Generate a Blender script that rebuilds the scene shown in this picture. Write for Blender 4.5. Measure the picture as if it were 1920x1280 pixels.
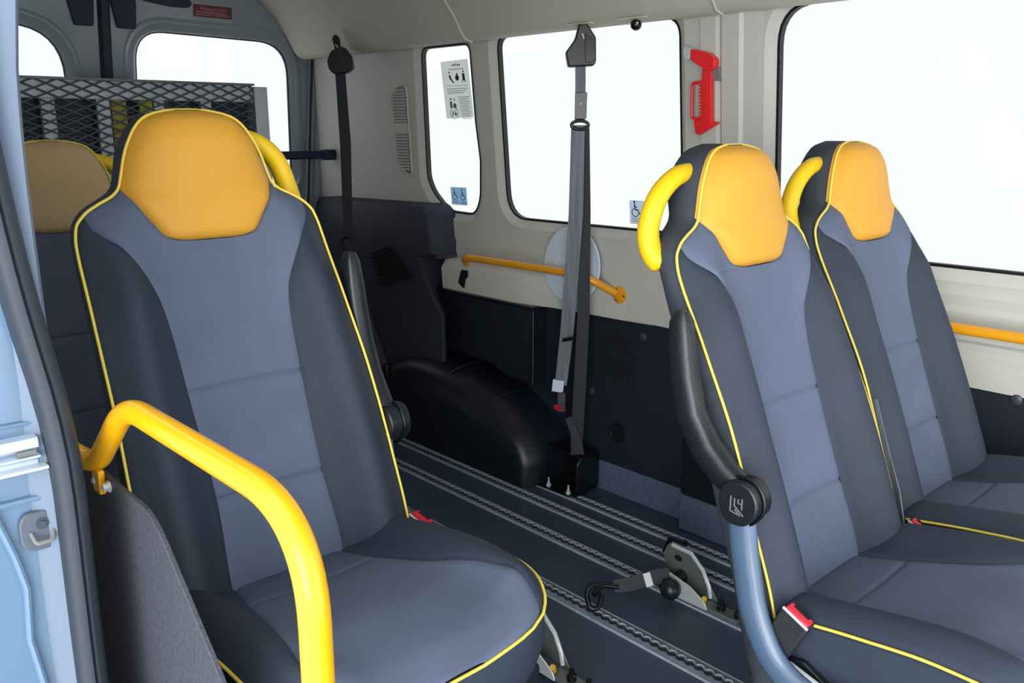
import bpy, math, random
import numpy as np
from mathutils import Vector, Matrix, geometry
random.seed(4)
R = math.radians
for o in list(bpy.data.objects): bpy.data.objects.remove(o)
SC = bpy.context.scene
COL = SC.collection

# ------------------------------------------------------------------ camera, world, exposure
YAW, TILT = R(42.85), R(13.84)
cam = bpy.data.cameras.new('camera'); cam.sensor_width = 36; cam.lens = 1625/1920*36
cam.clip_start = .02
camo = bpy.data.objects.new('camera', cam); COL.objects.link(camo)
camo.location = (0, 0, 1.17); camo.rotation_euler = (R(90)-TILT, 0, -YAW)
SC.camera = camo
w = bpy.data.worlds.new('overcast_sky'); SC.world = w; w.use_nodes = True
bg = w.node_tree.nodes['Background']; bg.inputs[0].default_value = (.90, .96, 1.0, 1); bg.inputs[1].default_value = 2.6
sun = bpy.data.lights.new('sun', 'SUN'); sun.energy = 2.6; sun.angle = R(45); sun.color = (1, .98, .94)
suno = bpy.data.objects.new('sun', sun); COL.objects.link(suno)
suno.rotation_euler = (R(83), 0, R(-54)); suno.location = (-3, -3, 5)
vs = SC.view_settings
vs.view_transform = 'Standard'; vs.look = 'None'; vs.gamma = 1; vs.exposure = 0.0; vs.use_curve_mapping = False

# ------------------------------------------------------------------ materials
def srgb(c):
    return tuple(((v/255)/12.92 if v/255 <= .04045 else ((v/255+.055)/1.055)**2.4) for v in c)+(1,)
MATS = {}
def mat(name, rgb, rough=.5, metal=0, bump=0, bscale=200, vary=0, vscale=3, spec=.5, coat=0, trans=0, stretch=None):
    m = bpy.data.materials.new(name); m.use_nodes = True; nt = m.node_tree; b = nt.nodes['Principled BSDF']
    c = srgb(rgb)
    b.inputs['Base Color'].default_value = c; b.inputs['Roughness'].default_value = rough
    b.inputs['Metallic'].default_value = metal; b.inputs['Specular IOR Level'].default_value = spec
    b.inputs['Coat Weight'].default_value = coat; b.inputs['Coat Roughness'].default_value = .08
    tc = nt.nodes.new('ShaderNodeTexCoord')
    src = tc.outputs['Object']
    if stretch:
        mp = nt.nodes.new('ShaderNodeMapping'); mp.inputs['Scale'].default_value = stretch
        nt.links.new(src, mp.inputs[0]); src = mp.outputs[0]
    n2 = nt.nodes.new('ShaderNodeTexNoise'); n2.inputs['Scale'].default_value = vscale; n2.inputs['Detail'].default_value = 4
    nt.links.new(src, n2.inputs['Vector'])
    v = vary if vary else .06
    rp = nt.nodes.new('ShaderNodeValToRGB')
    rp.color_ramp.elements[0].position = .3; rp.color_ramp.elements[1].position = .7
    rp.color_ramp.elements[0].color = tuple(x*(1-v) for x in c[:3])+(1,)
    rp.color_ramp.elements[1].color = tuple(min(1, x*(1+v)) for x in c[:3])+(1,)
    nt.links.new(n2.outputs['Fac'], rp.inputs[0]); nt.links.new(rp.outputs[0], b.inputs['Base Color'])
    if bump:
        n = nt.nodes.new('ShaderNodeTexNoise'); n.inputs['Scale'].default_value = bscale; n.inputs['Detail'].default_value = 3
        nt.links.new(src, n.inputs['Vector'])
        bp = nt.nodes.new('ShaderNodeBump'); bp.inputs['Strength'].default_value = bump; bp.inputs['Distance'].default_value = .002
        nt.links.new(n.outputs['Fac'], bp.inputs['Height']); nt.links.new(bp.outputs[0], b.inputs['Normal'])
    MATS[name] = m; return m
mat('fabric_light', (92, 102, 124), .8, bump=.25, bscale=900, vary=.08, vscale=9, spec=.3)
mat('fabric_strip', (82, 91, 112), .8, bump=.25, bscale=900, vary=.08, vscale=9, spec=.3)
mat('fabric_dark', (44, 53, 68), .65, bump=.2, bscale=900, vary=.1, vscale=7, spec=.4)
mat('shell_fabric', (60, 66, 77), .8, bump=.3, bscale=700, vary=.12, vscale=30, spec=.3)
mat('shell_black', (30, 33, 40), .7, bump=.3, bscale=700)
mat('vinyl_yellow', (220, 160, 56), .55, bump=.25, bscale=420, vary=.05, vscale=5, spec=.35)
mat('vinyl_yellow_shaded', (205, 174, 130), .6, bump=.25, bscale=420, vary=.05)  # yellow headrest vinyl with shade put into its colour, for the rear seat
mat('piping_yellow', (238, 212, 84), .5)
mat('paint_yellow', (248, 178, 0), .28, spec=.5, coat=.4, vary=.03)
mat('handle_yellow', (240, 196, 18), .42, vary=.03)
mat('rail_yellow', (236, 162, 28), .3, coat=.3, vary=.03)
mat('trim_beige', (196, 197, 190), .62, bump=.15, bscale=500, vary=.03, spec=.35)
mat('headliner', (196, 193, 180), .8, bump=.2, bscale=600, vary=.04, spec=.25)
mat('paint_white', (144, 156, 162), .25, coat=.5, vary=.03)
mat('paint_blue', (98, 126, 154), .25, coat=.6, vary=.04, vscale=6)
mat('pillar_trim', (104, 120, 142), .5, vary=.03)
mat('charcoal_trim', (44, 48, 64), .7, bump=.3, bscale=500, vary=.12, vscale=4)
mat('black_plastic', (22, 26, 33), .34, bump=.15, bscale=400, vary=.1)
mat('black_gloss', (14, 16, 22), .25, vary=.1)
mat('wheel_black', (18, 23, 36), .38, bump=.1, bscale=300, vary=.15, vscale=6)
mat('lining_black', (16, 24, 42), .75, bump=.4, bscale=800, vary=.12)
mat('hole_black', (5, 6, 10), .9)
mat('carpet_grey', (88, 102, 130), .95, bump=.8, bscale=700, vary=.15, vscale=90)
mat('floor_vinyl', (58, 72, 92), .42, bump=.3, bscale=500, vary=.18, vscale=5)
mat('aluminium', (186, 200, 218), .35, metal=.2, vary=.12, vscale=20)
mat('track_metal', (130, 144, 162), .35, metal=.35, vary=.15, vscale=25)
mat('channel_dark', (34, 42, 54), .6)
mat('steel_bright', (214, 220, 222), .3, metal=.3, vary=.1)
mat('steel_grey', (112, 116, 116), .4, metal=.3)
mat('frame_blue', (76, 96, 122), .3, coat=.4, vary=.05)
mat('rubber_seal', (42, 50, 60), .5, vary=.1)
mat('gasket', (7, 9, 12), .5)
mat('belt_grey', (104, 112, 122), .5, bump=.3, bscale=300, vary=.25, vscale=120, stretch=(1, 1, .03))
mat('belt_dark', (34, 39, 48), .6, bump=.3, bscale=600)
mat('buckle_red', (205, 35, 55), .4)
mat('hammer_red', (236, 40, 44), .35, coat=.2)
mat('hammer_grey', (120, 120, 118), .4)
mat('mesh_metal', (98, 106, 116), .5, metal=.2)
mat('ramp_metal', (198, 204, 210), .4, metal=.15, vary=.1)
mat('ramp_back', (66, 72, 86), .6, metal=.2, vary=.15, vscale=12)
mat('ramp_yellow', (176, 166, 60), .6)
mat('bar_navy', (20, 28, 66), .55)
mat('cover_navy', (30, 42, 66), .6)
mat('sticker_red', (120, 26, 44), .5)
mat('sticker_pale', (188, 160, 172), .5)
mat('disc_blue', (204, 218, 236), .5, vary=.02)
mat('guard_panel', (66, 68, 78), .55, bump=.6, bscale=260, vary=.2, vscale=160)
mat('ink_navy', (14, 32, 66), .5)
mat('ink_grey', (110, 122, 120), .6)
mat('ink_black', (22, 26, 28), .6)
mat('label_white', (210, 214, 220), .6)
mat('knob_yellow', (214, 178, 30), .4)
mat('screw_grey', (70, 78, 92), .4, metal=.3)
mat('buffer_rubber', (84, 92, 104), .45)
mat('brass', (190, 150, 80), .3, metal=.8)
for nm_, rgb_ in [('poster_paper', (236, 240, 236)), ('sticker_blue', (190, 215, 236)), ('sticker_white', (224, 234, 244))]:
    m_ = MATS.get(nm_) or mat(nm_, rgb_, .5); nt_ = m_.node_tree; b_ = nt_.nodes['Principled BSDF']; o_ = nt_.nodes['Material Output']
    x_ = nt_.nodes.new('ShaderNodeMixShader'); t_ = nt_.nodes.new('ShaderNodeBsdfTranslucent'); t_.inputs[0].default_value = srgb(rgb_); x_.inputs[0].default_value = .72
    nt_.links.new(b_.outputs[0], x_.inputs[1]); nt_.links.new(t_.outputs[0], x_.inputs[2]); nt_.links.new(x_.outputs[0], o_.inputs[0])
g = bpy.data.materials.new('window_glass'); g.use_nodes = True; nt = g.node_tree; nt.nodes.clear()
out = nt.nodes.new('ShaderNodeOutputMaterial'); mx = nt.nodes.new('ShaderNodeMixShader'); tr = nt.nodes.new('ShaderNodeBsdfTransparent')
gl = nt.nodes.new('ShaderNodeBsdfGlossy'); gl.inputs['Roughness'].default_value = .02
mx.inputs[0].default_value = .04; tr.inputs[0].default_value = (.67, .66, .65, 1)
nt.links.new(tr.outputs[0], mx.inputs[1]); nt.links.new(gl.outputs[0], mx.inputs[2]); nt.links.new(mx.outputs[0], out.inputs[0])
MATS['window_glass'] = g

# ------------------------------------------------------------------ mesh building helpers
def V(*a): return np.array(a, float)
def unit(v): v = np.array(v, float); return v/(np.linalg.norm(v)+1e-12)
class MB:
    def __init__(s): s.v = []; s.f = []
    def add(s, vs_, fs):
        k = len(s.v); s.v += [tuple(map(float, p)) for p in vs_]; s.f += [tuple(i+k for i in f) for f in fs]; return s
    def grid(s, P, closed=False):
        P = [list(r) for r in P]; n, m = len(P), len(P[0]); fs = []
        for i in range(n-1):
            for j in range(m if closed else m-1):
                j2 = (j+1) % m
                fs.append((i*m+j, i*m+j2, (i+1)*m+j2, (i+1)*m+j))
        return s.add([p for r in P for p in r], fs)
    def loft(s, rings, cap=True):
        n, m = len(rings), len(rings[0]); k = len(s.v)
        s.grid(rings, True)
        if cap: s.f += [tuple(k+j for j in reversed(range(m))), tuple(k+(n-1)*m+j for j in range(m))]
        return s
    def box(s, lo, hi, M=None):
        x0, y0, z0 = lo; x1, y1, z1 = hi
        vs_ = [(x0,y0,z0),(x1,y0,z0),(x1,y1,z0),(x0,y1,z0),(x0,y0,z1),(x1,y0,z1),(x1,y1,z1),(x0,y1,z1)]
        if M is not None: vs_ = [tuple(M @ Vector(p)) for p in vs_]
        return s.add(vs_, [(3,2,1,0),(4,5,6,7),(0,1,5,4),(1,2,6,5),(2,3,7,6),(3,0,4,7)])
    def tube(s, path, r, seg=14, cap=True, squash=None, closed=False):
        P = [V(*p) for p in path]; n = len(P); rings = []
        rad = r if hasattr(r, '__len__') else [r]*n
        t0 = unit(P[1]-P[0]); up = V(0, 0, 1) if abs(t0[2]) < .9 else V(0, 1, 0)
        nrm = unit(np.cross(t0, up))
        for i in range(n):
            if closed: t = unit(P[(i+1) % n]-P[i-1])
            else: t = unit(P[min(i+1, n-1)]-P[max(i-1, 0)])
            nrm = unit(nrm-t*np.dot(nrm, t)); b = np.cross(t, nrm)
            a, c = (1, 1) if squash is None else squash
            rings.append([P[i]+rad[i]*(a*math.cos(q)*nrm+c*math.sin(q)*b) for q in [2*math.pi*k/seg for k in range(seg)]])
        if closed:
            k = len(s.v); s.grid(rings, True); m = seg
            for j in range(m): s.f.append((k+(n-1)*m+j, k+(n-1)*m+(j+1) % m, k+(j+1) % m, k+j))
            return s
        return s.loft(rings, cap)
    def ribbon(s, path, wdir, width, th):
        P = [V(*p) for p in path]; n = len(P); rings = []
        for i in range(n):
            t = unit(P[min(i+1, n-1)]-P[max(i-1, 0)]); wd = unit(wdir[i] if isinstance(wdir, list) else wdir)
            wd = unit(wd-t*np.dot(wd, t)); nn = np.cross(t, wd); W_ = width[i] if hasattr(width, '__len__') else width
            rings.append([P[i]+wd*W_/2+nn*th/2, P[i]-wd*W_/2+nn*th/2, P[i]-wd*W_/2-nn*th/2, P[i]+wd*W_/2-nn*th/2])
        return s.loft(rings)
    def prism(s, poly, o, e1, e2, d):
        """polygon (list of 2D) in the frame o,e1,e2 extruded by the vector d"""
        o, e1, e2, d = V(*o), V(*e1), V(*e2), V(*d); n = len(poly)
        A = [o+e1*p[0]+e2*p[1] for p in poly]; B = [a+d for a in A]
        fs = [tuple(range(n)), tuple(reversed(range(n, 2*n)))]+[(i, i+n, (i+1) % n+n, (i+1) % n) for i in range(n)]
        return s.add(A+B, fs)
    def cyl(s, c, axis, r, h, seg=24, r2=None):
        c = V(*c); a = unit(axis); r2 = r if r2 is None else r2
        u_ = unit(np.cross(a, V(0, 0, 1) if abs(a[2]) < .9 else V(0, 1, 0))); v_ = np.cross(a, u_)
        rg = lambda q, rr: [q+rr*(math.cos(t)*u_+math.sin(t)*v_) for t in [2*math.pi*k/seg for k in range(seg)]]
        return s.loft([rg(c, r), rg(c+a*h, r2)])
    def lathe(s, c, axis, prof, seg=24):
        c = V(*c); a = unit(axis); u_ = unit(np.cross(a, V(0, 0, 1) if abs(a[2]) < .9 else V(0, 1, 0))); v_ = np.cross(a, u_)
        return s.loft([[c+a*h+r*(math.cos(t)*u_+math.sin(t)*v_) for t in [2*math.pi*k/seg for k in range(seg)]] for r, h in prof])
    def ball(s, c, r, sx=1, sy=1, sz=1, n=12):
        prof = [(max(1e-4, math.sin(math.pi*i/n)), -math.cos(math.pi*i/n)) for i in range(n+1)]
        k = len(s.v); s.lathe((0, 0, 0), (0, 0, 1), prof, 16)
        for i in range(k, len(s.v)):
            x, y, z = s.v[i]; s.v[i] = (c[0]+x*r*sx, c[1]+y*r*sy, c[2]+z*r*sz)
        return s
    def sheet(s, loops, fn, th):
        """loops: outer then holes, in 2D; fn(u,v,depth)->xyz"""
        vec = [[Vector((a, b, 0)) for a, b in L] for L in loops]
        tri = geometry.tessellate_polygon(vec); flat = [p for L in loops for p in L]; n = len(flat)
        vs_ = [fn(a, b, 0) for a, b in flat]+[fn(a, b, th) for a, b in flat]
        fs = [tuple(t) for t in tri]+[tuple(i+n for i in reversed(t)) for t in tri]
        k = 0
        for L in loops:
            m = len(L)
            for i in range(m):
                a, b = k+i, k+(i+1) % m; fs.append((a, b, b+n, a+n))
            k += m
        return s.add(vs_, fs)
    def mesh(s, name, off=(0, 0, 0), ang=38):
        me = bpy.data.meshes.new(name)
        me.from_pydata([(a-off[0], b-off[1], c-off[2]) for a, b, c in s.v], [], s.f)
        import bmesh
        bm = bmesh.new(); bm.from_mesh(me); bmesh.ops.recalc_face_normals(bm, faces=bm.faces); bm.to_mesh(me); bm.free()
        me.polygons.foreach_set('use_smooth', [True]*len(me.polygons)); me.set_sharp_from_angle(angle=R(ang))
        return me
def pch(xs, ys):
    """monotone cubic interpolation"""
    xs, ys = np.array(xs, float), np.array(ys, float); h = np.diff(xs); d = np.diff(ys)/h
    m = np.zeros(len(xs)); m[0], m[-1] = d[0], d[-1]
    for i in range(1, len(xs)-1):
        m[i] = 0 if d[i-1]*d[i] <= 0 else 2*d[i-1]*d[i]/(d[i-1]+d[i])
    def f(x):
        x = min(max(x, xs[0]), xs[-1]); i = min(max(int(np.searchsorted(xs, x))-1, 0), len(h)-1); t = (x-xs[i])/h[i]
        return float((1+2*t)*(1-t)**2*ys[i]+t*(1-t)**2*h[i]*m[i]+t*t*(3-2*t)*ys[i+1]+t*t*(t-1)*h[i]*m[i+1])
    return f
def fillet(pts, rads, n=7):
    out_ = [V(*pts[0])]
    for i in range(1, len(pts)-1):
        p, a, b = V(*pts[i]), V(*pts[i-1]), V(*pts[i+1]); r = rads[i-1] if hasattr(rads, '__len__') else rads
        r = min(r, .49*np.linalg.norm(a-p), .49*np.linalg.norm(b-p)); s0, s1 = p+unit(a-p)*r, p+unit(b-p)*r
        for k in range(n+1):
            t = k/n; out_.append((1-t)**2*s0+2*t*(1-t)*p+t*t*s1)
    out_.append(V(*pts[-1])); return out_
def rpoly(pts, rads, n=6):
    """2D polygon with rounded corners"""
    out_ = []; m = len(pts)
    for i in range(m):
        p, a, b = np.array(pts[i], float), np.array(pts[i-1], float), np.array(pts[(i+1) % m], float)
        r = rads[i] if hasattr(rads, '__len__') else rads
        r = min(r, .49*np.linalg.norm(a-p), .49*np.linalg.norm(b-p)); s0, s1 = p+unit(a-p)*r, p+unit(b-p)*r
        for k in range(n+1):
            t = k/n; q = (1-t)**2*s0+2*t*(1-t)*p+t*t*s1; out_.append((float(q[0]), float(q[1])))
    return out_
def offs(poly, d):
    """offset a smooth 2D loop outward"""
    P = np.array(poly); n = len(P); area = .5*sum(P[i-1][0]*P[i][1]-P[i][0]*P[i-1][1] for i in range(n)); sg = 1 if area > 0 else -1
    out_ = []
    for i in range(n):
        t = unit(P[(i+1) % n]-P[i-1]); out_.append((float(P[i][0]+sg*t[1]*d), float(P[i][1]-sg*t[0]*d)))
    return out_
def put(name, me, m, parent=None, loc=(0, 0, 0), bevel=0, bseg=2, kind=None, label=None):
    o = bpy.data.objects.new(name, me); COL.objects.link(o); o.location = loc
    if m:
        if not me.materials: me.materials.append(MATS[m])
    if parent: o.parent = parent
    if bevel:
        b = o.modifiers.new('bevel', 'BEVEL'); b.width = bevel; b.segments = bseg; b.limit_method = 'ANGLE'; b.angle_limit = R(35)
    if kind: o['kind'] = kind
    if label: o['label'] = label
    return o
class Thing:
    def __init__(s, name, label, cat, loc, group=None, kind=None):
        s.o = bpy.data.objects.new(name, None); COL.objects.link(s.o); s.o.location = loc; s.loc = loc
        s.o.empty_display_size = .05; s.o['label'] = label
        if cat: s.o['category'] = cat
        if group: s.o['group'] = group
        if kind: s.o['kind'] = kind
    def add(s, name, mb, m, parent=None, **k):
        return put(name, mb.mesh(name, s.loc, k.pop('ang', 38)), m, parent or s.o, **k)
def single(name, mb, m, label, cat=None, kind=None, group=None, **k):
    vs_ = np.array(mb.v); c = (float(vs_[:, 0].mean()), float(vs_[:, 1].mean()), float(vs_[:, 2].min()))
    o = put(name, mb.mesh(name, c, k.pop('ang', 38)), m, None, loc=c, **k); o['label'] = label
    if cat: o['category'] = cat
    if kind: o['kind'] = kind
    if group: o['group'] = group
    return o
def copy_tree(o, parent=None):
    c = o.copy(); COL.objects.link(c); c.parent = parent
    for ch in list(o.children): copy_tree(ch, c)
    return c
def text_mesh(body, size, depth=.0004):
    cu = bpy.data.curves.new('lettering', 'FONT'); cu.body = body; cu.size = size; cu.extrude = depth; cu.align_x = 'CENTER'; cu.align_y = 'CENTER'
    cu.resolution_u = 2
    o = bpy.data.objects.new('tmp', cu); COL.objects.link(o); dg = bpy.context.evaluated_depsgraph_get()
    me = bpy.data.meshes.new_from_object(o.evaluated_get(dg)); bpy.data.objects.remove(o); return me

def wx(z): return 2.08-.10*(z-.6) if z > .6 else 2.08      # the side wall leans in above the belt line
def W3(y, z, d=0): return (wx(z)+d, y, z)                   # d>0: outward
def ry(z): return 3.5-.16*(z-.85)                           # the rear doors lean forward towards the top
def R3(x, z, d=0): return (x, ry(z)+d, z)

# ------------------------------------------------------------------ floor and its tracks
f = MB().box((.2, -1.2, -.05), (2.075, 3.6, 0))
single('floor', f, 'floor_vinyl', 'dark blue grey vinyl floor of the van', kind='structure')
def track(x, label, y0, y1, wd=.017):
    P = .025; n = int((y1-y0)/P); rows = []; rows2 = []; ys = []
    t = Thing('floor_track', label, 'floor track', (x, y0, 0), group='aluminium tracks along the floor')
    lip = MB()
    for sgn in (-1, 1):
        G = []
        for i in range(n):
            for k in range(6):
                q = -1+2*k/6; yy = y0+(i+.5)*P+q*P/2
                inner = .0045 if abs(q) > .72 else .0095*math.sqrt(max(0, 1-(q/.76)**2))+.0012
                inner = max(inner, .0045)
                G.append([(x+sgn*inner, yy, .0005), (x+sgn*inner, yy, .0042), (x+sgn*(wd-.001), yy, .0042), (x+sgn*wd, yy, .0035), (x+sgn*(wd+.0005), yy, .0015), (x+sgn*(wd+.006), yy, .0008)])
        lip.grid(G)
    t.add('holed_lip', lip, 'track_metal', ang=60)
    G = []
    for i in range(n):
        for k in range(6):
            q = -1+2*k/6; yy = y0+(i+.5)*P+q*P/2; inner = max(.0045, .0095*math.sqrt(max(0, 1-(q/.76)**2))+.0012); c_ = .0045 if abs(q) < .72 else .0002
            G.append([(x+inner, yy, .0044), (x+inner+c_*.5, yy, .0058 if c_ > .001 else .0044), (x+inner+c_, yy, .0044)])
    t.add('glint_edge', MB().grid(G), 'steel_bright', ang=60)  # glints on the hole edges, put into bright colour and raised shape
    t.add('channel', MB().box((x-wd, y0, -.001), (x+wd, y1, .0006)), 'channel_dark')
    edge = MB().box((x-wd-.008, y0, 0), (x-wd-.002, y1, .0052)); edge.box((x+wd+.004, y0, 0), (x+wd+.008, y1, .003))
    t.add('edge_strip', edge, 'aluminium', bevel=.001)
    return t
track(1.931, 'aluminium floor track closest to the black side lining', -.9, 3.3)
track(1.827, 'second aluminium floor track in from the side wall, passing the wheel arch', -.9, 3.3)
track(1.682, 'third aluminium floor track in from the side wall, under the tie-down with strap', -.9, 3.3)
track(1.46, 'wide aluminium floor track nearest the camera, along the middle aisle', -.9, 3.3, .022)
single('floor_strip', MB().ribbon([(.98, -.9, .001), (.98, 3.3, .001)], (1, 0, 0), .02, .003), 'track_metal', 'metal strip in the floor beside the front left seat', 'floor strip')

# ------------------------------------------------------------------ side wall with its windows
W1 = rpoly([(2.386, 1.447), (2.650, 1.447), (2.690, .985), (2.665, .935), (2.585, .868), (2.432, .865), (2.396, .92), (2.378, 1.06), (2.387, 1.19)],
           [.03, .03, .05, .03, .03, .04, .04, .02, .02], 5)
W2 = rpoly([(1.507, 1.458), (2.236, 1.458), (2.246, .868), (1.507, .874)], [.05, .04, .09, .06], 7)
W3p = rpoly([(-.75, 1.458), (1.203, 1.458), (1.203, .866), (-.75, .866)], [.07, .09, .07, .07], 7)
wins = [('window_1', W1, 'narrow rear side window holding the instruction poster'),
        ('window_2', W2, 'middle side window behind the hanging grey belt'),
        ('window_3', W3p, 'large side window behind the two right seats')]
wall = Thing('wall_right', 'pale beige side wall of the van with three windows', None, (2.08, 0, .6), kind='structure')
FL = .034
outer = [(-1.2, .80), (3.5, .80), (3.5, 1.52), (-1.2, 1.52)]
wall.add('window_panel', MB().sheet([outer]+[[(a, min(b, 1.5)) for a, b in offs(p, FL)] for _, p, _ in wins], lambda u, v, d: W3(u, v, d), .03), 'trim_beige', ang=20)
# stepped belt line moulding under the windows
prof = [(.83, 0), (.80, .004), (.775, .010), (.762, .002), (.70, 0), (.690, .010), (.665, .014), (.652, .0), (.590, -.004), (.588, .02)]
wall.add('belt_moulding', MB().grid([[(wx(z)+d-.002, y, z) for z, d in prof] for y in (-1.2, 1.50)]), 'trim_beige', ang=25)
wall.add('belt_panel', MB().box((2.058, 1.50, .588), (2.09, 3.5, .84)), 'trim_beige', bevel=.004)
led = [(.585, 2.0), (.662, 1.995), (.69, 2.015), (.70, 2.058)]
ring = lambda y, k: [(2.07, y, .585)]+[(2.07-(2.07-x)*k, y, z) for z, x in led]
wall.add('ledge', MB().loft([ring(2.54, 1), ring(2.15, 1), ring(2.08, .85), ring(2.0, .5), ring(1.88, .35), ring(1.72, .2), ring(1.6, .02)]), 'trim_beige', ang=50)
for nm, p, lb in wins:
    t = Thing(nm, lb, None, W3(p[0][0], .866), kind='structure')
    a, b = [(q[0], min(q[1], 1.5)) for q in offs(p, FL)], p
    n = len(p); rr = MB()
    cl = lambda L: L+[L[0]]
    rr.grid([[W3(u, v, .0) for u, v in cl(a)], [W3(u, v, .004) for u, v in cl(offs(p, FL*.75))], [W3(u, v, .014) for u, v in cl(offs(p, FL*.35))], [W3(u, v, .017) for u, v in cl(offs(p, .006))], [W3(u, v, .03) for u, v in cl(offs(p, .004))]])
    t.add('window_frame', rr, 'trim_beige', ang=30)
    gk = MB().grid([[W3(u, v, .016) for u, v in cl(offs(p, .007))], [W3(u, v, .016) for u, v in cl(p)], [W3(u, v, .034) for u, v in cl(p)], [W3(u, v, .034) for u, v in cl(offs(p, .03))]])
    t.add('gasket', gk, 'gasket', ang=30)
    t.add('pane', MB().sheet([offs(p, .012)], lambda u, v, d: W3(u, v, .030+d), .003), 'window_glass')
single('trim_1', MB().grid([[(wx(z)-d, y, z) for y, d in [(1.478, 0), (1.425, .003), (1.42, .010), (1.372, .011), (1.362, .004), (1.352, .014), (1.30, .015), (1.292, .006), (1.285, .006), (1.24, 0)]] for z in (.8, 1.0, 1.2, 1.35, 1.5)]), 'trim_beige',
       'beige window pillar trim behind the red hammer', kind='structure', ang=20)
# lower black lining, carpeted kerb
lin = Thing('lower_lining', 'black carpeted lower side lining with speaker holes', 'wall lining', (2.08, 0, .087))
lin.add('panel', MB().box((2.074, -1.2, .087), (2.09, 2.0, .588)), 'lining_black')
h = MB()
for i in range(-8, 9):
    for j in range(-8, 9):
        yy, zz = i*.0125+(j % 2)*.006, j*.0115
        if .013 < math.hypot(yy, zz) < .086: h.cyl((2.0735, 1.742+yy, .463+zz), (1, 0, 0), .0042, .003, 8)
lin.add('speaker_hole', h, 'hole_black', kind='stuff')
for y, z in [(1.89, .572), (1.637, .541), (1.845, .32), (.586, .583), (1.30, .545)]:
    lin.add('screw_cap', MB().lathe((2.0745, y, z), (-1, 0, 0), [(.0125, 0), (.0115, .003), (.007, .005), (.001, .0055)], 16), 'screw_grey')
lin.add('round_plug', MB().lathe((2.0745, 1.732, .205), (-1, 0, 0), [(.034, 0), (.034, .004), (.028, .004), (.026, .001), (.001, .001)], 28), 'black_plastic')
single('baseboard_right', MB().prism([(2.052, 0), (2.09, 0), (2.09, .089), (2.074, .089), (2.066, .07)], (0, -1.2, 0), (1, 0, 0), (0, 0, 1), (0, 3.25, 0)), 'carpet_grey',
       'grey carpeted kerb along the foot of the side wall', kind='structure')
cb = Thing('step_box', 'grey carpeted block with black upper part beside the right seat back', 'carpet block', (2.0, 1.37, 0))
cb.add('carpet_block', MB().box((1.995, 1.21, 0), (2.07, 1.418, .112)), 'carpet_grey', bevel=.006)
cb.add('black_cover', MB().box((2.0, 1.21, .112), (2.072, 1.42, .33)), 'black_plastic', bevel=.006)
# rear part: black lining, storage box, wheel arch
single('rear_lining', MB().box((2.066, 2.0, 0), (2.09, 3.5, .588)), 'lining_black', 'black rear side lining above the wheel arch', 'wall lining')
sb = Thing('storage_box', 'black storage box under the ledge behind the hanging belt', 'storage box', (2.0, 2.3, .31))
sb.add('body', MB().prism([(2.045, .312), (2.17, .312), (2.26, .345), (2.64, .352), (2.64, .578), (2.045, .578)], (1.99, 0, 0), (0, 1, 0), (0, 0, 1), (.075, 0, 0)), 'wheel_black', bevel=.010, bseg=4)
sb.add('corner_rib', MB().tube([(1.992, 2.043, .318), (1.992, 2.043, .572)], .006, 10), 'black_plastic')
sb.add('lid', MB().box((1.985, 2.04, .578), (2.064, 2.64, .586)), 'black_plastic', bevel=.003)
prof = rpoly([(1.925, 0), (1.925, .10), (1.965, .172), (2.12, .272), (2.36, .325), (2.55, .335), (2.72, .305), (2.86, .2), (2.93, 0)], [0, .03, .06, .08, .08, .08, .08, .1, 0], 4)
cy_, cz_ = 2.45, .0
rings = []
for x, sc in [(2.064, 1.0), (1.975, 1.0), (1.935, .985), (1.895, .945), (1.868, .89), (1.855, .82), (1.852, .6)]:
    rings.append([(x, cy_+(a-cy_)*(1-(1-sc)*.45), max(0, b*sc) if b > .001 else 0) for a, b in prof])
wa = Thing('wheel_arch_cover', 'glossy black moulded wheel arch cover on the floor', 'wheel arch', (1.95, 2.4, 0))
wa.add('shell', MB().loft(rings), 'wheel_black', ang=60)
wa.add('seam_rib', MB().tube([(2.06, 2.13, .272), (1.96, 2.13, .272), (1.90, 2.14, .258), (1.868, 2.15, .225), (1.858, 2.16, .18)], .004, 8), 'black_plastic')
wa.add('seam_rib', MB().tube([(2.06, 2.36, .33), (1.96, 2.36, .328), (1.90, 2.37, .312), (1.868, 2.38, .275), (1.858, 2.38, .2)], .004, 8), 'black_plastic')
wa.add('screw', MB().lathe((1.93, 2.45, .333), (0, 0, 1), [(.008, 0), (.008, .003), (.002, .004)], 12), 'screw_grey')
# D-pillar charcoal trim
ct = Thing('corner_trim', 'charcoal moulded corner trim left of the storage box', 'corner trim', (1.94, 3.0, 0))
lv = [(0, 2.60, 2.44, 1.93), (.338, 2.60, 2.455, 1.93), (.50, 2.61, 2.465, 1.935), (.56, 2.61, 2.53, 1.94), (.65, 2.605, 2.585, 1.94), (.698, 2.60, 2.61, 1.945), (.715, 2.525, 2.53, 1.945), (.76, 2.523, 2.55, 1.95), (.85, 2.53, 2.60, 1.97), (.885, 2.58, 2.645, 1.99), (.893, 2.60, 2.68, 2.03)]
tp = pch([2.4, 2.76, 2.93, 3.14, 3.31, 3.5], [0, 0, -.004, -.008, -.01, -.02])
rings = []
for z, yj, yc, x in lv:
    top = z > .86
    rings.append([(2.075, yj, z), (x+.006, yc-.004, z), (x, yc+.006, z), (x-.006, yc+.17, z+(tp(yc+.17) if top else 0)), (x-.004, yc+.45, z+(tp(yc+.45) if top else 0)), (x+.02, 3.30, z+(tp(3.3) if top else 0)), (x+.05, 3.46, z+(tp(3.46) if top else 0)), (2.075, 3.5, z+(tp(3.5) if top else 0))])
ct.add('body', MB().loft(rings), 'charcoal_trim', ang=28)
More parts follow.
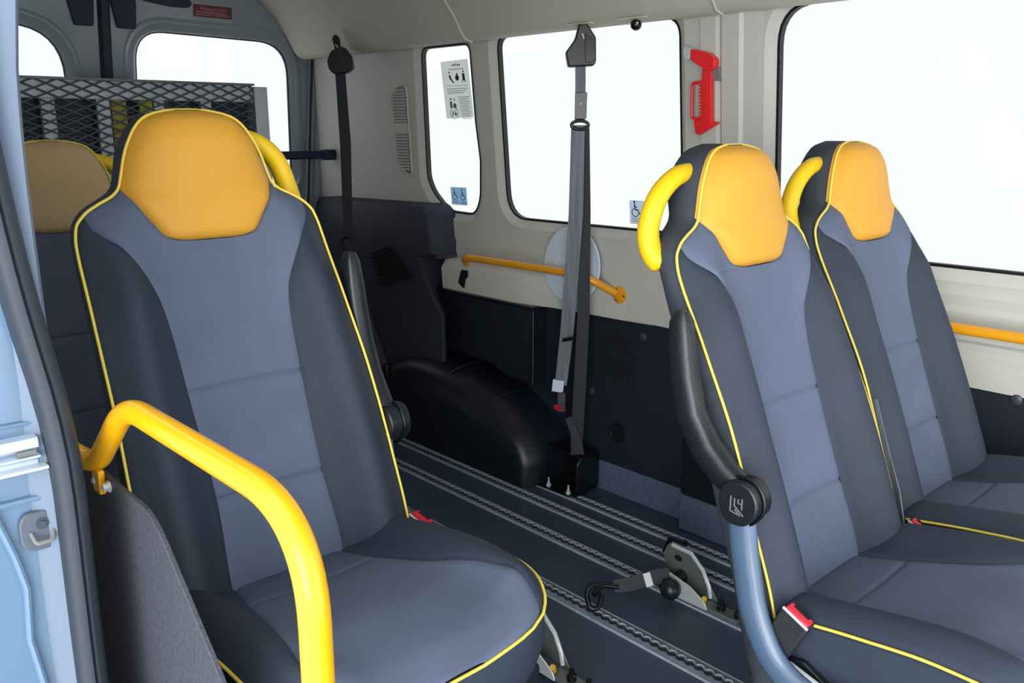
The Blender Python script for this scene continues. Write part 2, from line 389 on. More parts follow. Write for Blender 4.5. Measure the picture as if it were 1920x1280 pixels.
ct.add('shelf', MB().prism([(2.055, 2.515), (1.985, 2.56), (1.985, 2.64), (2.07, 2.64)], (0, 0, .69), (1, 0, 0), (0, 1, 0), (0, 0, .025)), 'charcoal_trim', bevel=.005)
for k in range(10):
    q = k/9; a = V(1.928, 2.905-.055*q, .68-.115*q); b = V(1.930, 2.775-.14*q, .725-.10*q)
    ct.add('louvre', MB().ribbon([a, b], (0, -.2, 1), .0075, .012), 'hole_black')
# upper louvre vent
pv = rpoly([(2.842, 1.29), (2.80, 1.318), (2.748, 1.322), (2.768, .995), (2.80, 1.0), (2.85, 1.045)], [.01, .01, .012, .012, .01, .015], 4)
uv = Thing('side_vent', 'pale louvred air vent on the wall left of the poster window', 'vent', W3(2.8, 1.0))
uv.add('frame', MB().tube([W3(a, b, -.003) for a, b in offs(pv, .004)], .004, 8, closed=True), 'trim_beige')
uv.add('backing', MB().sheet([pv], lambda u, v, d: W3(u, v, -.002+d), .002), 'steel_grey')
me = None
def vent_edge(z):
    lft = np.interp(z, [1.0, 1.045, 1.29, 1.318], [2.80, 2.85, 2.842, 2.80]); rt = np.interp(z, [.995, 1.322], [2.768, 2.748]); return lft-.004, rt+.004
for k in range(27):
    z = 1.308-k*.0113
    if 11 <= k <= 13: continue
    l_, r_ = vent_edge(z)
    uv.add('slat', MB().ribbon([W3(l_, z, -.007), W3(r_, z, -.007)], (.6, 0, .8), .007, .003), 'trim_beige')
l_, r_ = vent_edge(1.17); uv.add('centre_bar', MB().box((wx(1.17)-.008, r_, 1.153), (wx(1.17), l_, 1.188)), 'trim_beige', bevel=.002)

# ------------------------------------------------------------------ ceiling / headliner
cp = [(1.992, 1.452), (1.955, 1.447), (1.925, 1.455), (1.905, 1.478), (1.895, 1.50), (1.875, 1.53), (1.82, 1.60), (1.72, 1.68), (1.55, 1.75), (1.35, 1.78), (1.15, 1.785)]
cpl = [(2.3-x, z) for x, z in reversed(cp[:-1])]
full = cp+cpl
ys = [-1.2, 0, 1.2, 2.34, 2.9, 3.385]
cl_ = Thing('ceiling', 'curved grey headliner of the van', None, (1.15, 1.0, 1.78), kind='structure')
cl_.add('headliner', MB().grid([[(x, y, z) for x, z in full] for y in ys]).grid([[(x, y, z+.06) for x, z in full] for y in ys]), 'headliner', ang=50)
cl_.add('seam_rib', MB().tube([(x-.001, 2.30+.05*max(0, (z-1.46))*6*.2, z-.001) for x, z in cp[1:9]], .0045, 8), 'headliner')
cl_.add('seam_rib', MB().tube([(x-.001, 1.33, z-.001) for x, z in cp[1:9]], .003, 8), 'headliner')

# ------------------------------------------------------------------ left wall, jamb, front left foreground
single('wall_left', MB().box((.20, 1.062, -.05), (.240, 3.50, 1.6)), 'trim_beige', 'left side wall behind the sliding door opening', kind='structure')
jb = Thing('door_jamb', 'light blue painted door post at the left edge of the picture', 'door post', (.2, .98, 0))
jb.add('painted_face', MB().box((-.12, .975, -.3), (.235, 1.06, 1.75)), 'paint_blue', bevel=.004)
jb.add('fold', MB().tube([(-.12, .975, .79), (.228, .972, .7875)], .0035, 8), 'paint_blue')
jb.add('fold', MB().tube([(-.12, .975, .877), (.228, .972, .871)], .0022, 8), 'paint_blue')
jb.add('crease', MB().tube([(.165, .972, .80), (.183, .971, .73), (.190, .971, .69), (.186, .971, .63), (.196, .971, .55), (.20, .971, .3)], .004, 8), 'paint_blue')
dr = Thing('door_guide_rail', 'short metal sliding door guide rail on the blue post', 'guide rail', (.19, .965, .84))
dr.add('channel', MB().prism([(.975, .859), (.957, .859), (.957, .848), (.968, .846), (.968, .842), (.954, .840), (.954, .838), (.968, .832), (.966, .824), (.975, .824)], (0, 0, 0), (0, 1, 0), (0, 0, 1), (.217, 0, 0)), 'aluminium', bevel=.0006)
dr.add('lower_lip', MB().box((0, .952, .824), (.223, .972, .8275)), 'steel_bright', bevel=.001)
dr.add('roller_slot', MB().box((.195, .9545, .842), (.213, .958, .847)), 'steel_grey')
bp = Thing('door_bumper', 'round grey rubber door buffer with screw on the blue post', 'buffer', (.21, .96, .735))
bp.add('pad', MB().prism([(a*.021+.211, b*.022+.752) for a, b in rpoly([(-1, -.6), (-.6, -1), (.6, -1), (1, -.5), (1, .6), (.6, 1), (-.7, 1), (-1, .6)], .35, 3)], (0, .975, 0), (1, 0, 0), (0, 0, 1), (0, -.008, 0)), 'buffer_rubber', bevel=.002)
bp.add('screw', MB().lathe((.212, .967, .760), (0, -1, 0), [(.0065, 0), (.0065, .001), (.004, .001), (.0035, .003), (.0005, .003)], 16), 'screw_grey')
bp.add('striker', MB().tube(fillet([(.200, .967, .752), (.202, .958, .742), (.219, .958, .742), (.222, .967, .752)], .004), .0022, 8), 'hammer_grey')
single('rubber_plug', MB().prism(rpoly([(.222, .690), (.231, .685), (.2345, .655), (.232, .642), (.2285, .646)], .002, 2), (0, .9745, 0), (1, 0, 0), (0, 0, 1), (0, -.003, 0)), 'gasket', 'small black slot plug low on the blue door post', 'plug', bevel=.0005)
zz = [1.75, 1.5, 1.3, 1.2, 1.12, 1.05, .98, .93, .88, .80, .6, .3, -.3]
xx = [.180, .186, .194, .201, .207, .2135, .222, .2295, .236, .2405, .239, .2385, .2385]
fx = pch(zz[::-1], xx[::-1]); zs = np.linspace(-.3, 1.75, 50)
sp = [(-.0155, .02), (-.0155, -.006), (-.009, -.014), (-.002, -.0145), (.0005, -.010), (.003, -.0145), (.010, -.012), (.0145, -.004), (.0145, .02)]
single('door_seal', MB().loft([[(fx(z)+a, .955+b, z) for a, b in sp] for z in zs]), 'rubber_seal', 'dark rubber door seal running down the blue post', 'seal', ang=50)
pt = [(1.75, .300), (1.35, .261), (1.279, .2525), (1.215, .2455), (1.124, .242), (1.05, .2415), (.98, .2415), (.9, .242), (.8, .238), (-.3, .236)]
fp = pch([a for a, _ in pt][::-1], [b for _, b in pt][::-1])
single('trim_2', MB().loft([[(fp(z)-.032, .9745, z), (fp(z)-.012, .962, z), (fp(z)-.004, .960, z), (fp(z), .966, z), (fp(z)+.002, 1.06, z), (fp(z)-.032, 1.06, z)] for z in np.linspace(-.3, 1.75, 40)]), 'pillar_trim', 'pale blue grey pillar trim beside the rubber seal', kind='structure', ang=50)

# ------------------------------------------------------------------ rear doors
def rdoor(nm, x0, x1, win, lb, flip):
    t = Thing(nm, lb, None, R3((x0+x1)/2, 0), kind='structure')
    rads = [.16, .01, .02, .02] if flip else [.01, .16, .02, .02]
    oc = rpoly([(x1, 1.665), (x0, 1.665), (x0, -.05), (x1, -.05)], rads if not flip else [.12, .01, .02, .02], 6)
    t.add('door_skin', MB().sheet([oc, offs(win, .05)], lambda u, v, d: R3(u, v, d), .04), 'paint_white', ang=30)
    cl = lambda L: L+[L[0]]
    t.add('window_surround', MB().grid([[R3(u, v, dd) for u, v in cl(offs(win, oo))] for oo, dd in [(.052, 0), (.045, -.004), (.036, -.006), (.028, -.004), (.018, .003), (.006, .010), (.0, .020)]]), 'paint_white', ang=60)
    t.add('gasket', MB().grid([[R3(u, v, dd) for u, v in cl(offs(win, oo))] for oo, dd in [(.005, .016), (-.002, .017), (-.002, .026)]]), 'gasket')
    t.add('pane', MB().sheet([offs(win, .004)], lambda u, v, d: R3(u, v, .022+d), .003), 'window_glass')
    return t
wr = rpoly([(1.888, 1.508), (1.272, 1.520), (1.272, .90), (1.928, .90)], [.13, .11, .08, .08], 8)
wl = rpoly([(1.018, 1.512), (.47, 1.512), (.47, .90), (1.040, .90)], [.17, .13, .08, .08], 8)
d2 = rdoor('door_2', 1.178, 1.985, wr, 'right rear door in glossy white paint with rounded window', True)
d1 = rdoor('door_1', .36, 1.142, wl, 'left rear door in white paint with rounded window', False)
for t, x0 in ((d1, 1.052), (d2, 1.198)):
    t.add('latch_cover', MB().prism(rpoly([(x0-.018, 1.64), (x0-.014, 1.60), (x0+.006, 1.519), (x0+.066, 1.519), (x0+.074, 1.60), (x0+.074, 1.64)], .006, 3), (0, 3.40, 0), (1, 0, 0), (0, 0, 1), (0, -.03, 0)), 'cover_navy', bevel=.004)
dh = d2.add('handle', MB().prism(rpoly([(1.285, 1.650), (1.30, 1.618), (1.40, 1.606), (1.46, 1.607), (1.472, 1.622), (1.46, 1.636)], .008, 3), (0, 3.375, 0), (1, 0, 0), (0, 0, 1), (0, -.03, 0)), 'cover_navy', bevel=.004)
st = Thing('red_sticker', 'small dark red sticker with pale lettering above the right rear window', 'sticker', (1.563, 3.37, 1.58))
st.add('backing', MB().sheet([[(1.487, 1.582), (1.641, 1.581), (1.641, 1.624), (1.487, 1.625)]], lambda u, v, d: R3(u, v, -.002+d), .0015), 'sticker_red')
tm = text_mesh('Hauptgurtwerk', .017); o = put('lettering', tm, 'sticker_pale', st.o, loc=(.003, ry(1.612)-3.37-.0035, .031)); o.rotation_euler = (R(90-9), 0, 0)
for k in range(3): st.add('text_line', MB().sheet([[(1.496, 1.588+k*.006), (1.632-.01*k, 1.588+k*.006), (1.632-.01*k, 1.590+k*.006), (1.496, 1.590+k*.006)]], lambda u, v, d: R3(u, v, -.0028+d), .0006), 'sticker_pale')
d1.add('centre_seal', MB().loft([[R3(1.138, z, -.003), R3(1.149, z, -.016), R3(1.170, z, -.016), R3(1.181, z, -.003), R3(1.18, z, .03), R3(1.14, z, .03)] for z in (-.05, .8, 1.66)]), 'cover_navy')
single('wall_back', MB().sheet([[(.2, -.05), (2.2, -.05), (2.2, 1.9), (.2, 1.9)], rpoly([(1.993, 1.672), (.35, 1.672), (.35, -.04), (1.993, -.04)], [.125, .125, .02, .02], 6)], lambda u, v, d: R3(u, v, -.012+d), .06), 'paint_white', 'glossy white rear door surround', kind='structure')
op = rpoly([(1.990, 1.669), (.353, 1.669), (.353, 0), (1.990, 0)], [.125, .125, .02, .02], 8)
wb = [o for o in COL.objects if o.name == 'wall_back'][0]
put('rear_seal', MB().tube([R3(a, b, -.016) for a, b in op], .006, 8, closed=True).mesh('rear_seal', tuple(wb.location)), 'gasket', wb)
lt = MB()
single('trim_3', MB().loft([[R3(2.012, z, -.014), R3(2.018, z, -.026), R3(2.040, z, -.028), R3(2.075, z, -.014), R3(2.075, z, 0)] for z in (.0, .8, 1.0, 1.3, 1.5)]), 'paint_white', 'glossy white upright beside the right rear door', kind='structure')

# ------------------------------------------------------------------ folded loading ramp with expanded mesh
ramp = Thing('loading_ramp', 'folded metal wheelchair ramp with diamond mesh standing before the rear doors', 'ramp', (1.2, 3.2, 0))
mm = MB(); cw, ch = .0742, .0305; nx, nz = 12, 36
def strand(a, b):
    mm.ribbon([a, b], (0, .35, 1), .0046, .004)
for j in range(nz):
    z0 = 1.312-j*ch
    for i in range(nx):
        x0 = .74+i*cw; xm = x0+cw/2; x1 = min(x0+cw, 1.615)
        if xm > 1.6: continue
        y = 3.19
        strand((x0, y, z0), (xm, y+.002, z0-ch/2)); strand((xm, y+.002, z0-ch/2), (x1, y, z0))
        strand((x0, y, z0), (xm, y+.002, z0+ch/2)); strand((xm, y+.002, z0+ch/2), (x1, y, z0))
ramp.add('expanded_mesh', mm, 'mesh_metal', kind='stuff')
ramp.add('top_rail', MB().box((.72, 3.20, 1.264), (1.615, 3.235, 1.332)), 'ramp_metal', bevel=.003)
ramp.add('top_lip', MB().box((.72, 3.18, 1.325), (1.615, 3.235, 1.333)), 'steel_grey')
for x0, x1, m_ in [(.868, .911, 'ramp_metal'), (1.042, 1.086, 'ramp_metal'), (1.090, 1.140, 'ramp_yellow'), (1.186, 1.232, 'ramp_yellow'), (1.236, 1.274, 'ramp_metal'), (1.408, 1.449, 'ramp_metal')]:
    ramp.add('post', MB().box((x0, 3.202, .06), (x1, 3.225, 1.266)), m_, bevel=.002, label='dull yellow post' if 'yellow' in m_ else None)
ramp.add('rear_panel', MB().box((.72, 3.251, .06), (1.64, 3.258, 1.31)), 'ramp_back')
bm2 = MB()
for j in range(0, 34):
    z0 = 1.235-j*ch
    for i in range(nx):
        x0 = .76+i*cw; xm = x0+cw/2; x1 = min(x0+cw, 1.6)
        if xm > 1.59: continue
        bm2.ribbon([(x0, 3.238, z0), (xm, 3.238, z0-ch/2), (x1, 3.238, z0)], (0, .2, 1), .004, .003)
ramp.add('rear_mesh', bm2, 'steel_grey', kind='stuff')
ramp.add('side_channel', MB().prism([(1.615, 3.185), (1.669, 3.185), (1.669, 3.25), (1.660, 3.25), (1.660, 3.195), (1.648, 3.195), (1.648, 3.188), (1.626, 3.188), (1.626, 3.25), (1.615, 3.25)], (0, 0, .06), (1, 0, 0), (0, 1, 0), (0, 0, 1.262)), 'ramp_metal', bevel=.001)
for x in (.80, 1.2, 1.6): ramp.add('foot', MB().box((x-.03, 3.17, 0), (x+.03, 3.27, .062)), 'steel_grey', bevel=.003)
bar = Thing('securing_bar', 'dark navy securing bar from the ramp to the side wall', 'bar', (1.9, 3.32, 1.04))
bar.add('padded_bar', MB().box((1.70, 3.31, 1.042), (1.985, 3.335, 1.076)), 'bar_navy', bevel=.008, bseg=3)
bar.add('end_bracket', MB().box((1.98, 3.300, 1.036), (2.034, 3.345, 1.080)), 'bar_navy', bevel=.006)

# ------------------------------------------------------------------ seats
YCf = pch([.28, .42, .478, .596, .746, .963, 1.033, 1.10, 1.13, 1.15], [-.01, .02, .032, .070, .130, .196, .212, .222, .231, .25])
YPf = pch([.28, .40, .482, .60, .737, .85, .98, 1.033, 1.13, 1.15], [-.03, -.012, 0, .04, .092, .150, .216, .228, .242, .255])
WF = pch([.28, .40, .482, .60, .737, .90, .955, .982, 1.000, 1.012, 1.022, 1.033, 1.050, 1.080, 1.105, 1.125, 1.136, 1.1425],
         [.185, .200, .206, .205, .200, .193, .1905, .185, .170, .150, .130, .119, .113, .104, .092, .077, .060, .030])
CF = pch([.45, .48, .60, .75, .82, .87, .90, .95, .985, 1.0], [.092, .092, .086, .091, .094, .100, .110, .137, .170, .1705])
PF = pch([.9545, .957, .963, .98, 1.0, 1.033], [.03, .054, .071, .084, .098, .118])
TF = pch([.28, .50, .72, .88, .96, 1.03, 1.08, 1.13, 1.152], [.085, .108, .104, .085, .070, .085, .095, .075, .03])
def SY(z, x):
    wz = WF(z); s_ = min(1, abs(x)/max(wz, .02)); a, b = YCf(z), YPf(z)
    k = np.interp(z, [.45, .9, 1.0, 1.03], [1, 1, .2, 0])
    y = a+(b-a)*s_**2-.038*k*math.exp(-((s_-.74)/.17)**2)+.010*s_**8
    return y
def panel(mb, rows, lo, hi, surf, gro=(1, 1, 1, 1), nx=15, puff=0, depth=.0035, gw=.007):
    """quilted panel between the seams lo(t) and hi(t); surf(t,x,push)->xyz"""
    G = []; t0, t1 = rows[0], rows[-1]
    us = [0, .02, .05, .1]+list(np.linspace(.18, .82, nx-8))+[.9, .95, .98, 1]
    for t in rows:
        a, b = lo(t), hi(t); r_ = []
        for u_ in us:
            x = a+(b-a)*u_; dd = []
            if gro[0]: dd.append(x-a)
            if gro[1]: dd.append(b-x)
            if gro[2]: dd.append(abs(t-t0))
            if gro[3]: dd.append(abs(t1-t))
            d = min(dd) if dd else 1; q = min(1, max(0, d)/gw); q = q*q*(3-2*q)
            bul = puff*math.sqrt(max(0, 1-(2*u_-1)**2))*min(1, abs(t-t0)/.04)**.5*min(1, abs(t1-t)/.04)**.5
            r_.append(surf(t, x, depth*q-.001+bul))
        G.append(r_)
    return mb.grid(G)
def rowsf(a, b, n, crs=()):
    r_ = list(np.linspace(a, b, n))+[a+.002, a+.005, b-.002, b-.005]
    for c in crs: r_ += [c-.005, c-.002, c, c+.002, c+.005]
    return sorted(set(round(float(x), 5) for x in r_))
CRS = (.596, .746)
def bsurf(t, x, push):
    for c in CRS:
        if abs(x) < CF(t)+.001: push -= .0035*math.exp(-((t-c)/.003)**2)
    return (x, SY(t, x)-push-.002, t)
WC = pch([-.388, -.384, -.378, -.367, -.35, -.33, -.305, -.27, -.15, 0, .04], [.03, .07, .11, .145, .170, .188, .200, .208, .210, .205, .19])
ZP = pch([-.388, -.34, -.30, -.22, -.125, 0, .04], [.498, .508, .518, .521, .512, .490, .480])
ZC = pch([-.388, -.33, -.25, -.15, -.055, 0, .04], [.500, .514, .515, .498, .478, .470, .465])
CC = pch([-.387, -.384, -.378, -.367, -.352, -.33, -.25, -.15, -.055], [.038, .068, .108, .1415, .160, .163, .148, .122, .103])
def SZ(y, x):
    wz = WC(y); s_ = min(1, abs(x)/max(wz, .02)); a, b = ZC(y), ZP(y)
    k = np.interp(y, [-.385, -.31, -.02, .03], [0, 1, 1, .5])
    return a+(b-a)*s_**2+.027*k*math.exp(-((s_-.80)/.17)**2)-.010*s_**10
def csurf(t, x, push): return (x, t, SZ(t, x)+push)
def seat_parts(root, yellow='vinyl_yellow', side=-1, arm=True, dz=0, detail=True, belt=False, legs=True):
    A = lambda n, mb, m, parent=None, **k: put(n, mb.mesh(n, (0, 0, 0), k.pop('ang', 50)), m, parent or root, **k)
    # back shell
    rings = []
    for z in list(np.linspace(.285, .95, 24))+list(np.linspace(.96, 1.13, 22))+[1.136, 1.1405, 1.1435]:
        wz, yp, T = WF(z), YPf(z), TF(z); r_ = [(x, SY(z, x)+.004, z) for x in np.linspace(-wz, wz, 17)]
        for q in np.linspace(0, math.pi, 17)[1:-1]:
            c, s_ = math.cos(q), math.sin(q)
            up = .001*s_*np.interp(z, [1.08, 1.13], [0, 1])
            r_.append((wz*1.015*math.copysign(abs(c)**.45, c), yp+.004+T*s_**.75, z+up))
        rings.append(r_)
    A('back_shell', MB().loft(rings), 'shell_fabric')
    # front panels of the back
    cpn = MB()
    panel(cpn, rowsf(.452, .9545, 40, CRS), lambda t: -CF(t), CF, bsurf, (1, 1, 1, 0))
    for sg in (-1, 1):
        lo_ = (lambda t: -min(CF(t) if t < .995 else 9, WF(t)-.0015)) if sg < 0 else PF
        hi_ = (lambda t: -PF(t)) if sg < 0 else (lambda t: min(CF(t) if t < .995 else 9, WF(t)-.0015))
        panel(cpn, rowsf(.9545, 1.031, 14), lo_, hi_, bsurf, (1, 1, 0, 0))
    A('centre_panel', cpn, 'fabric_light')
    for sg in (-1, 1):
        lo_ = (lambda t: -WF(t)) if sg < 0 else CF; hi_ = (lambda t: -CF(t)) if sg < 0 else WF
        A('side_bolster', panel(MB(), rowsf(.452, .992, 40), lo_, hi_, bsurf), 'fabric_dark')
    pw = lambda t: PF(t) if t < 1.033 else WF(t)
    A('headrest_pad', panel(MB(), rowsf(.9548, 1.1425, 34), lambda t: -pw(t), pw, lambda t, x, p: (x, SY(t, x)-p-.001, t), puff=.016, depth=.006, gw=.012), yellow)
    # piping
    zl = list(np.linspace(.455, .95, 30))+list(np.linspace(.955, 1.1425, 46))
    L = [(-WF(z)-.001, YPf(z)+.002, z) for z in zl]; Rr = [(-a, b, c) for a, b, c in reversed(L)]
    top = [(x, YPf(1.1425)+.003, 1.1425+.0012*(1-(x/.03)**2)) for x in (-.015, 0, .015)]
    A('piping', MB().tube(L+top+Rr, .0022, 8), 'piping_yellow', ang=80)
    # cushion
    ysr = sorted(set(list(np.linspace(-.388, .04, 34))+[-.386, -.383, -.38, -.374, -.36, -.345]))
    body = []
    half = [(WC(y), y) for y in ysr]; loop = [(x, y) for x, y in half]+[(-x, y) for x, y in reversed(half)]
    for zf, ins in [(0, 0), (.02, -.004), (.05, -.002), (.085, .008), (.10, .02)]:
        body.append([(x-math.copysign(ins, x), y+ins*(1 if y < 0 else -1), ZP(y)-zf-(0 if zf == 0 else 0)) for x, y in loop])
    bb = MB(); bb.grid(body, True)
    k0 = len(bb.v)-len(loop); bb.f.append(tuple(k0+i for i in range(len(loop))))
    bb.grid([[(x, y, SZ(y, x)-.004) for x in np.linspace(-WC(y), WC(y), 17)] for y in ysr])
    A('cushion_base', bb, 'fabric_dark', ang=60)
    A('cushion_panel', panel(MB(), rowsf(-.387, -.055, 34), lambda t: -CC(t), CC, csurf, (1, 1, 0, 1), puff=.004), 'fabric_light')
    A('rear_strip', panel(MB(), rowsf(-.055, .03, 10), lambda t: -np.interp(t, [-.055, .03], [.103, .086]), lambda t: np.interp(t, [-.055, .03], [.103, .086]), csurf, puff=.003), 'fabric_strip')
    def clo(t): return CC(t) if t < -.055 else np.interp(t, [-.055, .03], [.103, .086])
    for sg in (-1, 1):
        lo_ = (lambda t: -WC(t)) if sg < 0 else clo; hi_ = (lambda t: -clo(t)) if sg < 0 else WC
        A('cushion_bolster', panel(MB(), rowsf(-.366, .035, 34), lo_, hi_, csurf, puff=.003), 'fabric_dark')
    yy = [y for y in reversed(ysr) if y <= .0]
    L = [(-WC(y)-.001, y, ZP(y)-.001) for y in yy]; Rr = [(-a, b, c) for a, b, c in reversed(L)]
    A('cushion_piping', MB().tube(L+Rr, .0022, 8), 'piping_yellow', ang=80)
    # grab handle
    s = side
    gp = fillet([(s*.065, .280, 1.102), (s*.118, .278, 1.099), (s*.160, .282, 1.066), (s*.177, .284, 1.015), (s*.180, .272, .982), (s*.174, .254, .962)], .03, 6)
    rr_ = [.0150+.0025*min(1, i/(len(gp)*.7))-(.007 if i == len(gp)-1 else 0) for i in range(len(gp))]; gp.insert(-1, gp[-2]*.4+gp[-1]*.6); rr_.insert(-1, .0168)
    hd = A('grab_handle', MB().tube(gp, rr_, 16), 'handle_yellow', ang=80)
    if arm:
        P = [(.168, .915), (.168, .90), (.164, .86), (.158, .82), (.143, .765), (.114, .720), (.082, .692), (.050, .674)] if s < 0 else [(.170, .915), (.170, .90), (.166, .86), (.160, .82), (.147, .765), (.125, .712), (.100, .676), (.080, .650)]
        P = [(a, b) for a, b in fillet([(a, b, 0) for a, b in P], .02, 3) for _ in [0]] if False else P
        wd = [.010, .017, .021, .022, .023, .023, .022, .020]; rings = []; xc = s*.236 if s < 0 else .222
        for i, (a, b) in enumerate(P):
            t = unit(V(*P[min(i+1, 7)])-V(*P[max(i-1, 0)])); n_ = V(-t[1], t[0]); hx = wd[i]*.82
            rings.append([(xc+hx*math.copysign(abs(math.cos(q))**.7, math.cos(q)), a+n_[0]*wd[i]*math.copysign(abs(math.sin(q))**.7, math.sin(q)), b+n_[1]*wd[i]*math.copysign(abs(math.sin(q))**.7, math.sin(q))) for q in [2*math.pi*k/20 for k in range(20)]])
        ar = A('armrest', MB().loft(rings), 'black_plastic', ang=60)
        oc = rpoly([(-.031, -.008), (-.031, .012), (-.018, .033), (.010, .035), (.030, .022), (.031, -.012), (.018, -.031), (-.012, -.031)], .012, 4)
        x1 = s*(.262 if s < 0 else .248); x0 = s*(.222 if s < 0 else .208); cy, cz = (.042, .663) if s < 0 else (.074, .636)
        pc = A('pivot_cover', MB().prism(oc, (x0, cy, cz), (0, 1, 0), (0, 0, 1), (x1-x0, 0, 0)), 'black_plastic', ar, bevel=.003)
        A('pivot_ring', MB().tube([(s*.246 if s < 0 else .232, cy+a*1.07, cz+b*1.07) for a, b in oc], .0022, 8, closed=True), 'black_gloss', ar)
        em = MB(); ex = x1+s*.0008; sgn = -1 if s < 0 else 1
        def stroke(a, b): em.ribbon([(ex, cy+s*a[0], cz+a[1]), (ex, cy+s*b[0], cz+b[1])], (0, .5, .5), .0014, .0012)
        for a, b in [((-.010, .012), (-.010, -.010)), ((-.010, -.010), (.002, -.013)), ((-.004, .010), (-.004, -.001)), ((-.004, -.001), (.011, -.013)), ((.002, .010), (.002, .004)), ((.002, .004), (.008, .004)), ((-.003, -.006), (.006, -.014)), ((.008, .012), (.008, -.004))]:
            stroke(a, b)
        A('emblem', em, 'hammer_grey', ar)
        q_ = 0 if s < 0 else .030
        fp_ = fillet([(s*.239, .047, .640), (s*.239, .040, .59), (s*.239, .018, .495), (s*.239, -.020, .430), (s*.238, -.085, .405), (s*.232, -.25, .380)], .05, 6)
        A('frame_tube', MB().tube([(p[0]-q_, p[1]+q_*.9, p[2]-q_*.5) for p in fp_], .022, 18, squash=(.62, 1)), 'frame_blue', ang=80)
    # buckle
    bx = s*-.222 if False else s*.216
    M = Matrix.Translation((s*.219, -.026, .482)) @ Matrix.Rotation(R(26), 4, 'X') @ Matrix.Rotation(R(-s*0), 4, 'Z')
    if side > 0 and arm: M = Matrix.Translation((.222, -.008, .462)) @ Matrix.Rotation(R(10), 4, 'X')
    if not arm: M = Matrix.Translation((s*.222, -.030, .462)) @ Matrix.Rotation(R(26), 4, 'X')
    bk = A('buckle', MB().box((-.011, -.022, -.035), (.011, .022, .034), M), 'shell_black', bevel=.003)
    A('release_button', MB().box((-.0085, -.019, .030), (.0085, .019, .0375), M), 'buckle_red', bk, bevel=.002)
    A('button_rim', MB().box((-.0112, -.0215, .0315), (-.0088, .0215, .0345), M), 'label_white', bk)
    A('latch_slot', MB().box((.002, -.013, .035), (.007, .013, .0385), M), 'hole_black', bk)
    # seat pan and pedestal
    A('seat_pan', MB().box((-.185, -.33, .355), (.185, .05, .40)), 'black_plastic', bevel=.006)
    for x in (-.14, .14):
        A('leg', MB().prism([(-.25, 0-dz), (.07, 0-dz), (.05, .04-dz), (-.02, .30), (.02, .36), (-.28, .36), (-.2, .28), (-.22, .04-dz)], (x-.012, 0, 0), (0, 1, 0), (0, 0, 1), (.024, 0, 0)), 'black_plastic', bevel=.003)
    if side < 0 and arm:
        A('bracket_plate', MB().prism([(-.30, .33), (-.02, .37), (.0, .43), (-.05, .44), (-.12, .40), (-.30, .385)], (-.212, 0, 0), (0, 1, 0), (0, 0, 1), (.012, 0, 0)), 'black_plastic', bevel=.002)
        A('steel_rod', MB().tube([(-.224, -.035, .435), (-.224, -.12, .412), (-.222, -.30, .385)], .005, 10), 'steel_bright')
        for y, z, r_ in [(-.045, .415, .005), (-.03, .425, .004), (-.085, .385, .011)]:
            A('bolt', MB().lathe((-.2125, y, z), (-1, 0, 0), [(r_, 0), (r_, .005), (r_*.7, .007), (.0005, .0075)], 12), 'steel_bright')
def make_seat(loc, label, **k):
    r_ = bpy.data.objects.new('bus_seat', None); COL.objects.link(r_); r_.location = loc; r_['label'] = label; r_['category'] = 'seat'
    r_['group'] = 'passenger seats in the van'
    seat_parts(r_, **k); return r_
make_seat((.562, 1.076, .053), 'large grey and yellow seat behind the thick yellow guard rail', side=1, arm=True, dz=.053)
make_seat((1.245, .560, 0), 'grey and yellow seat with black armrest and round pivot, right of the aisle', side=-1, arm=True)
s3 = make_seat((1.695, .580, 0), 'grey and yellow window seat, farthest right in the picture', side=-1, arm=False)
put('seat_belt', MB().ribbon([(-.2150, .062, .70), (-.2155, .028, .60), (-.218, .006, .545), (-.222, -.008, .50), (-.226, -.02, .44)], [V(0, 1, .3), V(.2, 1, 0), V(.5, 1, 0), V(.8, .8, 0), V(.8, .8, 0)], [.006, .010, .016, .026, .034], .002).mesh('seat_belt'), 'belt_grey', s3)
make_seat((.562, 1.80, -.0), 'grey and yellow seat in the row behind, headrest coloured as if shaded, at the left edge', yellow='vinyl_yellow_shaded', side=1, arm=False)

# ------------------------------------------------------------------ yellow guard rail with dark panel
gr = Thing('entrance_guard', 'thick yellow guard rail with dark textured panel beside the left seat', 'guard rail', (.30, .9, 0))
pth = fillet([(.262, 1.20, .812), (.300, 1.075, .778), (.300, .960, .868), (.300, .925, .886), (.300, .555, .886), (.300, .556, .0)], [.03, .03, .02, .09, ], 9)
pth = fillet([(.242, 1.22, .815), (.300, 1.065, .772), (.300, .935, .880), (.300, .550, .884), (.300, .558, .0)], [.035, .05, .095], 12)
gr.add('rail', MB().tube(pth, .0132, 28), 'paint_yellow', ang=80)
gr.add('lug', MB().box((.292, 1.035, .745), (.300, 1.060, .775)), 'paint_yellow', bevel=.002)
gr.add('side_panel', MB().prism(rpoly([(1.14, .772), (1.02, .768), (.905, .768), (.875, .752), (.746, .638), (.60, .46), (.575, .35), (.575, .04), (1.14, .04)], [.005, .02, .04, .04, .03, .05, .03, .01, .01], 5), (.300, 0, 0), (0, 1, 0), (0, 0, 1), (.006, 0, 0)), 'guard_panel', bevel=.001)
for y, z in [(1.055, .758), (1.02, .760)]:
    gr.add('bolt', MB().lathe((.2995, y, z), (-1, 0, 0), [(.007, 0), (.007, .003), (.005, .003), (.005, .008), (.001, .010)], 6), 'steel_bright')
gr.add('wall_bolt', MB().lathe((.285, 1.13, .84), (-1, -.6, 0), [(.005, 0), (.005, .005), (.001, .007)], 10), 'steel_bright')

